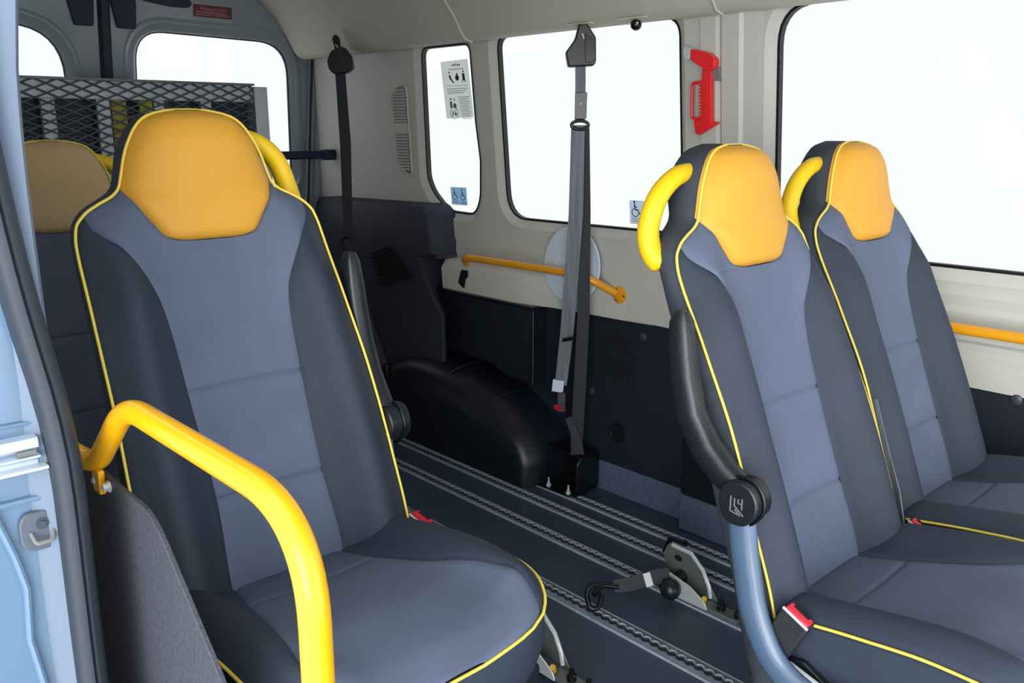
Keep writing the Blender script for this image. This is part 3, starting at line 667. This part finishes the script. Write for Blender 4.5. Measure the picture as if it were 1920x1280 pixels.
# ------------------------------------------------------------------ wall grab rails
def grab(name, label, pts, rad, fl, m, grp):
    t = Thing(name, label, 'grab rail', tuple(pts[0]), group=grp)
    t.add('tube', MB().tube(fillet(pts, rad, 8), .0125, 16), m, ang=80)
    for (x, y, z), ax, ns in fl:
        p = t.add('flange', MB().lathe((x, y, z), ax, [(.027, 0), (.027, .003), (.020, .005), (.014, .007)], 20), m)
        a = unit(ax); u_ = unit(np.cross(a, (0, 0, 1))); v_ = np.cross(a, u_)
        for k in range(3):
            q = 2*math.pi*k/3+ns; c = V(x, y, z)+a*.004+.020*(math.cos(q)*u_+math.sin(q)*v_)
            t.add('screw', MB().lathe(c, a, [(.0045, 0), (.004, .002), (.0005, .003)], 10), 'brass', p)
    return t
grab('grab_rail', 'yellow wall grab rail crossing the round blue disc', [(2.03, 2.425, .682), (1.980, 2.385, .706), (1.972, 2.36, .722), (1.972, 1.845, .726), (1.99, 1.785, .712), (2.052, 1.735, .668)], [.02, .03, .05, .06],
     [((2.02, 2.43, .680), (-1, 0, .6), .4), ((2.056, 1.722, .664), (-1, 0, .0), 1.0)], 'rail_yellow', 'yellow rails on the side wall')
grab('grab_rail', 'yellow wall rail right of the window seat', [(2.055, .98, .738), (2.0, .96, .738), (2.0, -.7, .738), (2.055, -.72, .738)], [.03, .03],
     [((2.05, .98, .738), (-1, 0, 0), .4)], 'rail_yellow', 'yellow rails on the side wall')
# round disc
ds = Thing('round_disc', 'round pale blue plastic disc leaning under the middle window', 'disc', (2.03, 1.915, .615))
ds.add('disc', MB().lathe((2.018, 1.892, .742), (-1, 0, .06), [(.001, 0), (.121, 0), (.123, .003), (.120, .006), (.001, .006)], 56), 'disc_blue')
ds.add('raised_ring', MB().tube([(2.0125+.004*math.sin(q), 1.892+.066*math.cos(q), .742+.066*math.sin(q)) for q in [2*math.pi*k/48 for k in range(48)]], .0016, 6, closed=True), 'disc_blue')
single('ledge_hook', MB().prism(rpoly([(2.42, .668), (2.385, .668), (2.385, .645), (2.40, .635), (2.41, .60), (2.44, .62)], .006, 3), (1.992, 0, 0), (0, 1, 0), (0, 0, 1), (.012, 0, 0)), 'gasket', 'small black hook on the ledge below the grab rail end', 'hook')

# ------------------------------------------------------------------ emergency hammer
hm = Thing('emergency_hammer', 'red emergency hammer with belt cutter on the window pillar', 'hammer', (1.99, 1.42, 1.15))
def HP(poly, d0, d1, nm, m, **k):
    lo_ = MB().sheet([poly], lambda u, v, d: (wx(v)-d0-d, u-.014, v), d1-d0); return hm.add(nm, lo_, m, **k)
H0 = .016
HP(rpoly([(1.445, 1.371), (1.390, 1.358), (1.372, 1.342), (1.374, 1.318), (1.392, 1.312), (1.445, 1.342)], .006, 3), H0, H0+.022, 'head', 'hammer_red', bevel=.004)
HP(rpoly([(1.472, 1.366), (1.468, 1.378), (1.450, 1.374), (1.450, 1.346), (1.466, 1.345)], .005, 3), H0+.003, H0+.019, 'steel_tip', 'steel_bright', bevel=.003)
HP(rpoly([(1.412, 1.33), (1.388, 1.32), (1.388, 1.18), (1.400, 1.168), (1.418, 1.172), (1.420, 1.26)], .004, 3), H0, H0+.016, 'handle', 'hammer_red', bevel=.003)
lp = rpoly([(1.414, 1.287), (1.449, 1.285), (1.453, 1.196), (1.418, 1.192)], .008, 4)
hm.add('finger_guard', MB().tube([(wx(b)-H0-.010, a-.014, b) for a, b in lp], .0045, 10, closed=True), 'hammer_red')
for k in range(11):
    z = 1.278-k*.0085
    hm.add('grip_rib', MB().box((wx(z)-H0-.019, 1.382, z-.0018), (wx(z)-H0-.003, 1.410, z+.0018)), 'hammer_red', bevel=.0008)
HP(rpoly([(1.445, 1.190), (1.440, 1.156), (1.428, 1.151), (1.368, 1.182), (1.376, 1.187), (1.405, 1.175), (1.41, 1.19)], .003, 2), H0, H0+.012, 'belt_cutter', 'hammer_red', bevel=.002)
HP(rpoly([(1.390, 1.326), (1.368, 1.322), (1.366, 1.295), (1.374, 1.288), (1.390, 1.292)], .004, 2), H0-.02, H0+.006, 'holder', 'hammer_grey', bevel=.002)
hm.add('rivet', MB().lathe((wx(1.308)-H0-.016, 1.388, 1.308), (-1, 0, 0), [(.003, 0), (.0025, .0015), (.0003, .002)], 10), 'brass')

# ------------------------------------------------------------------ window stickers
E1 = lambda y, z, d: (wx(z)+.029-d, y, z)
def flat(t, nm, poly, m, d=.0, parent=None, th=.0006, **k):
    return t.add(nm, MB().sheet([poly], lambda u, v, dd: E1(u, v, .002+d+dd), th), m, parent, **k)
def circ(y, z, r_, n=24, a0=0, a1=2*math.pi): return [(y+r_*math.cos(a0+(a1-a0)*k/n), z+r_*math.sin(a0+(a1-a0)*k/n)) for k in range(n+(a1-a0 < 6.2))]
def wheelchair(t, y, z, s_, nm='wheelchair_symbol', m='ink_navy'):
    # y grows to the left in the picture, so the figure is drawn with -y as "right"
    mb = MB(); Pq = lambda a, b: E1(y-a*s_, z+b*s_, .0034)
    mb.ribbon([Pq(.08+.42*math.cos(q), -.30+.42*math.sin(q)) for q in np.linspace(2.0, 5.9, 18)], [V(0, math.cos(q), math.sin(q))*V(1, -1, 1) for q in np.linspace(2.0, 5.9, 18)], .09*s_, .0004)
    for a, b, w_ in [((.0, .55), (.05, .0), .15), ((.05, .0), (.42, -.04), .13), ((.42, -.02), (.62, -.45), .12), ((.03, .28), (.36, .26), .09), ((.60, -.43), (.74, -.38), .10)]:
        mb.ribbon([Pq(*a), Pq(*b)], V(0, -(b[1]-a[1]), -(b[0]-a[0])), w_*s_, .0004)
    mb.sheet([circ(y-0*s_, z+.75*s_, .12*s_, 14)], lambda u, v, dd: E1(u, v, .003+dd), .0005)
    return t.add(nm, mb, m)
po = Thing('instruction_poster', 'pale grey instruction poster stuck on the narrow rear window', 'poster', E1(2.46, 1.205, 0))
flat(po, 'sheet', [(2.562, 1.399), (2.412, 1.402), (2.404, 1.207), (2.556, 1.203)], 'poster_paper')
tm = text_mesh('multi grip', .012); o = put('heading', tm, 'ink_black', po.o, loc=(wx(1.386)+.029-.0036-po.loc[0], 2.466-po.loc[1], 1.386-po.loc[2])); o.rotation_euler = (R(90), 0, R(-90))
def bar_(y0, y1, z, h_, m='ink_grey', nm='text_line'): flat(po, nm, [(y0, z), (y1, z), (y1, z+h_), (y0, z+h_)], m, .0008)
bar_(2.51, 2.425, 1.370, .002)
for k in range(3): bar_(2.528, 2.415+.01*k, 1.304-k*.007, .0018)
for k in range(14): bar_(2.468-.001*k, 2.408+.004*(k % 3)-.0005*k, 1.276-k*.0058, .0016)
bar_(2.53, 2.41, 1.315, .0010, 'ink_grey', 'rule')
def pic(polys, m='ink_black'):
    mb = MB()
    for p in polys: mb.sheet([p], lambda u, v, dd: E1(u, v, .0028+dd), .0005)
    po.add('pictogram', mb, m)
pic([circ(2.508, 1.361, .0035, 10), [(2.511, 1.354), (2.503, 1.352), (2.498, 1.340), (2.485, 1.326), (2.489, 1.323), (2.500, 1.334), (2.508, 1.339)]])
pic([circ(2.466, 1.342, .010, 14), circ(2.466, 1.354, .004, 10)])
pic([circ(2.431, 1.362, .0035, 10), [(2.437, 1.356), (2.425, 1.356), (2.423, 1.335), (2.418, 1.325), (2.431, 1.334), (2.440, 1.324), (2.436, 1.336)]])
pic([[(2.518, 1.262), (2.506, 1.262), (2.506, 1.240), (2.518, 1.240)], circ(2.512, 1.270, .004, 10)], 'ink_grey')
pic([circ(2.492, 1.247, .009, 12), circ(2.493, 1.268, .0035, 10)], 'ink_grey')
mb = MB(); mb.tube([E1(2.4985+.022*math.cos(q), 1.222+.021*math.sin(q), .003) for q in [2*math.pi*k/32 for k in range(32)]], .0008, 6, closed=True)
mb.ribbon([E1(2.513, 1.207, .003), E1(2.484, 1.237, .003)], (0, 1, 1), .002, .0005)
mb.sheet([[(2.509, 1.213), (2.504, 1.213), (2.504, 1.229), (2.509, 1.229)]], lambda u, v, dd: E1(u, v, .0028+dd), .0005)
mb.sheet([circ(2.490, 1.218, .006, 10)], lambda u, v, dd: E1(u, v, .0028+dd), .0005)
po.add('prohibition_sign', mb, 'ink_grey')
s1 = Thing('wheelchair_sticker', 'light blue sticker with two wheelchair symbols on the narrow rear window', 'sticker', E1(2.51, .89, 0), group='wheelchair stickers on the windows')
flat(s1, 'sheet', [(2.560, .955), (2.468, .957), (2.470, .891), (2.561, .890)], 'sticker_blue')
wheelchair(s1, 2.540, .928, .0255); wheelchair(s1, 2.494, .928, .0255)
for yy in (2.552, 2.505):
    for k in range(2): flat(s1, 'text_line', [(yy, .902-k*.005), (yy-.032, .902-k*.005), (yy-.032, .9035-k*.005), (yy, .9035-k*.005)], 'ink_navy', .0008)
for c_ in po.o.children:
    if not c_.name.startswith('sheet'): c_.location.y += .010
s1.o.location.y += .012
s2 = Thing('wheelchair_sticker', 'pale sticker with one wheelchair symbol in the corner of the middle window', 'sticker', E1(1.68, .885, 0), group='wheelchair stickers on the windows')
flat(s2, 'sheet', [(1.712, .957), (1.655, .958), (1.655, .886), (1.712, .885)], 'sticker_white')
wheelchair(s2, 1.692, .930, .030)
for k in range(3): flat(s2, 'text_line', [(1.703, .902-k*.005), (1.664, .902-k*.005), (1.664, .9035-k*.005), (1.703, .9035-k*.005)], 'ink_grey', .0008)

s2.o.location.y -= .004
# ------------------------------------------------------------------ hanging wheelchair belts
e1 = V(.733, -.680, 0); e2 = V(0, 0, 1); e3 = V(.680, .733, 0)
b2 = Thing('hanging_belt', 'grey belt hanging from the roof across the middle window', 'seat belt', (1.95, 1.79, .1), group='wheelchair shoulder belts')
b2.add('retractor', MB().prism(rpoly([(-.010, .072), (.012, .072), (.038, .035), (.040, -.030), (.034, -.042), (-.040, -.046), (-.048, -.005), (-.022, .030)], .006, 3), V(1.93, 1.785, 1.385)-e3*.025, e1, e2, e3*.05), 'black_plastic', bevel=.004)
b2.add('retractor_face', MB().prism(rpoly([(.006, .045), (.034, .025), (.036, -.028), (.008, -.036)], .006, 3), V(1.93, 1.785, 1.385)-e3*.031, e1, e2, e3*.007), 'black_gloss', bevel=.002)
b2.add('swivel', MB().ball((1.93, 1.782, 1.452), .015, 1, 1, .9), 'black_gloss')
b2.add('top_plate', MB().box((1.905, 1.735, 1.455), (1.965, 1.822, 1.4585)), 'trim_beige')
b2.add('highlight_pin', MB().tube([V(1.93, 1.785, 1.43)-e3*.028-e1*.002, V(1.93, 1.785, 1.415)-e3*.03+e1*.003], .0025, 8), 'steel_bright')
wd = unit(V(.55, -.83, 0))
b2.add('upper_strap', MB().ribbon([(1.93, 1.79, 1.35), (1.93, 1.788, 1.30), (1.93, 1.788, 1.19)], wd, .030, .004), 'belt_grey')
b2.add('adjuster', MB().prism(rpoly([(-.017, -.04), (.017, -.04), (.018, .036), (-.017, .034)], .003, 2), V(1.93, 1.786, 1.235)-e3*.009, e1, e2, e3*.014), 'black_gloss', bevel=.001)
b2.add('adjuster_pin', MB().lathe(V(1.93, 1.786, 1.238)-e3*.009, -e3, [(.003, 0), (.0025, .001), (.0003, .002)], 8), 'steel_bright')
b2.add('belt_ring', MB().tube([V(1.93, 1.788, 1.178)+e1*.025*math.cos(q)+V(0, 0, .012)*math.sin(q)-e3*.008 for q in [2*math.pi*k/24 for k in range(24)]], .005, 10, closed=True), 'black_gloss')
b2.add('front_strap', MB().ribbon([(1.93, 1.795, 1.178), (1.93, 1.797, .92), (1.932, 1.815, .70), (1.93, 1.826, .552), (1.93, 1.842, .43), (1.93, 1.850, .37)], wd, [.040, .044, .044, .042, .040, .038], .003), 'belt_grey')
b2.add('rear_strap', MB().ribbon([(1.955, 1.795, 1.178), (1.96, 1.790, .92), (1.965, 1.79, .60), (1.965, 1.80, .35), (1.965, 1.81, .16)], wd, [.034, .038, .038, .040, .040], .003), 'belt_dark')
b2.add('clip', MB().ribbon([(1.925, 1.868, .505), (1.925, 1.838, .520), (1.92, 1.79, .535)], (0, .3, 1), .011, .006), 'black_gloss')
bk = b2.add('buckle', MB().prism(rpoly([(-.014, -.035), (.014, -.035), (.014, .03), (-.014, .03)], .003, 2), V(1.93, 1.847, .315)-e3*.008, e1, e2, e3*.018), 'black_plastic', bevel=.002)
b2.add('release_button', MB().box((1.913, 1.835, .288), (1.918, 1.862, .304)), 'buckle_red', bk)
b2.add('strap_end', MB().ribbon([(1.925, 1.855, .385), (1.925, 1.86, .345)], wd, .036, .006), 'disc_blue')
b2.add('lower_strap', MB().ribbon([(1.945, 1.83, .26), (1.955, 1.80, .20), (1.955, 1.795, .14)], wd, [.02, .03, .045], .003), 'belt_dark')
an = Thing('belt_anchor', 'black belt anchor knob fixed above the middle window', 'anchor', (1.94, 1.6, 1.43))
an.add('plate', MB().box((1.91, 1.545, 1.455), (1.965, 1.645, 1.4585)), 'trim_beige')
an.add('knob', MB().ball((1.935, 1.592, 1.441), .0155), 'black_gloss')
for k in (-.014, .014): an.add('screw', MB().ball((1.922, 1.592+k, 1.444), .0032), 'steel_bright')
b1 = Thing('hanging_belt', 'black belt hanging in the dark rear corner beside the white door surround', 'seat belt', (1.780, 2.825, 0.208), group='wheelchair shoulder belts')
o1 = V(1.870, 2.980, 1.425)
b1.add('retractor', MB().prism(rpoly([(-.046, -.010), (-.030, .025), (-.005, .04), (.022, .042), (.046, .008), (.052, -.035), (.03, -.052), (-.02, -.058), (-.040, -.040)], .008, 3), o1-e3*.02, e1, e2, e3*.05), 'black_plastic', bevel=.005)
b1.add('hanger', MB().prism(rpoly([(-.024, .075), (-.010, .088), (.004, .075), (.008, .03), (-.014, .03)], .004, 2), o1-e3*.01, e1, e2, e3*.02), 'black_gloss', bevel=.002)
b1.add('hanger_pin', MB().tube([o1-e3*.022+V(0, 0, .05)-e1*.008, o1-e3*.022+V(0, 0, .038)], .002, 8), 'steel_bright')
b1.add('strap', MB().ribbon([o1+V(.0, .0, -.04), (1.870, 2.965, 1.108), (1.855, 2.950, 0.808), (1.850, 2.945, 0.748)], e1, [.038, .042, .036, .032], .004), 'belt_dark')
b1.add('ring', MB().tube([V(1.840, 2.940, .743)+e1*.020*math.cos(q)+V(0, 0, .008)*math.sin(q) for q in [2*math.pi*k/20 for k in range(20)]], .004, 8, closed=True), 'black_gloss')
b1.add('left_strap', MB().ribbon([(1.835, 2.945, 0.743), (1.815, 2.960, 0.668), (1.805, 2.960, 0.608), (1.800, 2.925, 0.408)], e1, .030, .003), 'belt_dark')
b1.add('right_strap', MB().ribbon([(1.835, 2.935, 0.743), (1.820, 2.855, 0.628), (1.815, 2.755, 0.428), (1.815, 2.675, 0.288)], e1, .026, .003), 'belt_dark')
b1.add('buckle', MB().box((1.800, 2.640, 0.208), (1.825, 2.675, 0.298)), 'black_gloss', bevel=.004)
b1.add('release_button', MB().box((1.795, 2.645, 0.213), (1.801, 2.670, 0.233)), 'buckle_red')

# ------------------------------------------------------------------ floor bracket and tie-downs
fb = Thing('floor_bracket', 'black belt floor bracket bolted to the track under the hanging belt', 'bracket', (1.94, 1.86, 0))
fb.add('base_plate', MB().prism(rpoly([(1.905, 1.955), (1.910, 1.79), (1.955, 1.765), (2.02, 1.79), (2.02, 1.955)], .012, 3), (0, 0, .004), (1, 0, 0), (0, 1, 0), (0, 0, .006)), 'black_gloss', bevel=.001)
fb.add('upright', MB().prism(rpoly([(1.935, .01), (2.035, .01), (2.035, .135), (1.955, .135), (1.935, .115)], .012, 3), (0, 1.775, 0), (1, 0, 0), (0, 0, 1), (0, .012, 0)), 'black_gloss', bevel=.003)
fb.add('cheek', MB().prism(rpoly([(1.775, .01), (1.96, .01), (1.96, .06), (1.93, .12), (1.775, .135)], .01, 3), (2.03, 0, 0), (0, 1, 0), (0, 0, 1), (.01, 0, 0)), 'black_gloss', bevel=.002)
fb.add('top', MB().box((1.955, 1.78, .125), (2.04, 1.93, .135)), 'black_gloss', bevel=.003)
for y in (1.895, 1.805):
    fb.add('bolt', MB().lathe((1.925, y, .010), (0, 0, 1), [(.009, 0), (.009, .003), (.006, .004), (.006, .012), (.003, .013), (.003, .028), (.001, .03)], 12), 'steel_bright')
single('floor_bolt', MB().lathe((1.843, 2.62, 0), (0, 0, 1), [(.008, 0), (.008, .008), (.003, .009), (.003, .024), (.001, .025)], 12), 'steel_bright', 'small upright bolt at the far end of the floor tracks', 'bolt')
def tie(label, strap):
    t = Thing('wheelchair_tie_down', label, 'tie-down', (1.70, 1.10, 0), group='wheelchair tie-downs on the floor tracks')
    t.add('base_plate', MB().box((1.662, 1.0, .005), (1.702, 1.215, .017)), 'steel_grey', bevel=.002)
    t.add('front_cheek', MB().prism(rpoly([(1.075, .015), (1.21, .015), (1.245, .045), (1.235, .068), (1.20, .075), (1.13, .060), (1.085, .035)], .008, 3), (1.652, 0, 0), (0, 1, 0), (0, 0, 1), (.004, 0, 0)), 'steel_bright', bevel=.001)
    t.add('rear_cheek', MB().prism(rpoly([(1.08, .015), (1.22, .015), (1.255, .085), (1.235, .125), (1.17, .118), (1.13, .085), (1.105, .05)], .01, 3), (1.705, 0, 0), (0, 1, 0), (0, 0, 1), (.004, 0, 0)), 'steel_grey', bevel=.001)
    t.add('cheek_edge', MB().tube([(1.704, 1.225, .120), (1.704, 1.165, .118), (1.704, 1.128, .086), (1.704, 1.108, .048), (1.704, 1.102, .02)], .0055, 8), 'steel_bright')
    t.add('slot', MB().ball((1.7045, 1.205, .090), .012, .1, 1, .7), 'hole_black')
    t.add('cap', MB().tube([(1.715, 1.255, .085), (1.715, 1.24, .130), (1.715, 1.19, .132)], .008, 10), 'black_gloss')
    t.add('release_knob', MB().cyl((1.672, 1.098, .022), (-.5, -.3, .8), .0065, .022, 12), 'knob_yellow')
    for y in (1.055, 1.005): t.add('bolt', MB().lathe((1.682, y, .017), (0, 0, 1), [(.011, 0), (.011, .012), (.006, .014), (.006, .026), (.001, .03)], 12), 'black_gloss')
    t.add('reel', MB().ball((1.628, 1.170, .045), .0265, 1, 1, 1), 'black_plastic')
    t.add('reel_core', MB().cyl((1.63, 1.19, .045), (1, 0, 0), .018, .072, 18), 'black_gloss')
    if strap:
        t.add('webbing', MB().ribbon([(1.648, 1.19, .068), (1.615, 1.215, .066), (1.56, 1.245, .055), (1.525, 1.268, .052)], (.2, .4, .9), [.038, .036, .034, .030], .006), 'belt_dark')
        t.add('label', MB().ribbon([(1.606, 1.214, .0655), (1.590, 1.223, .062)], (.2, .4, .9), .034, .008), 'label_white')
        t.add('hook_shank', MB().tube(fillet([(1.535, 1.262, .050), (1.500, 1.288, .058), (1.468, 1.283, .045)], .012), .008, 10), 'black_gloss')
        t.add('hook', MB().tube(fillet([(1.497, 1.290, .060), (1.478, 1.302, .062), (1.460, 1.303, .045), (1.452, 1.283, .014), (1.468, 1.268, .012), (1.492, 1.277, .040)], .016, 5), .0062, 10), 'black_gloss')
    return t
tie('silver and black tie-down with strap, hook and white label on the floor', True)
t2 = tie('silver tie-down without strap beside the front left seat cushion', False)
t2.o.location = (1.225, 1.158, 0)

# ------------------------------------------------------------------ small extras at the rear
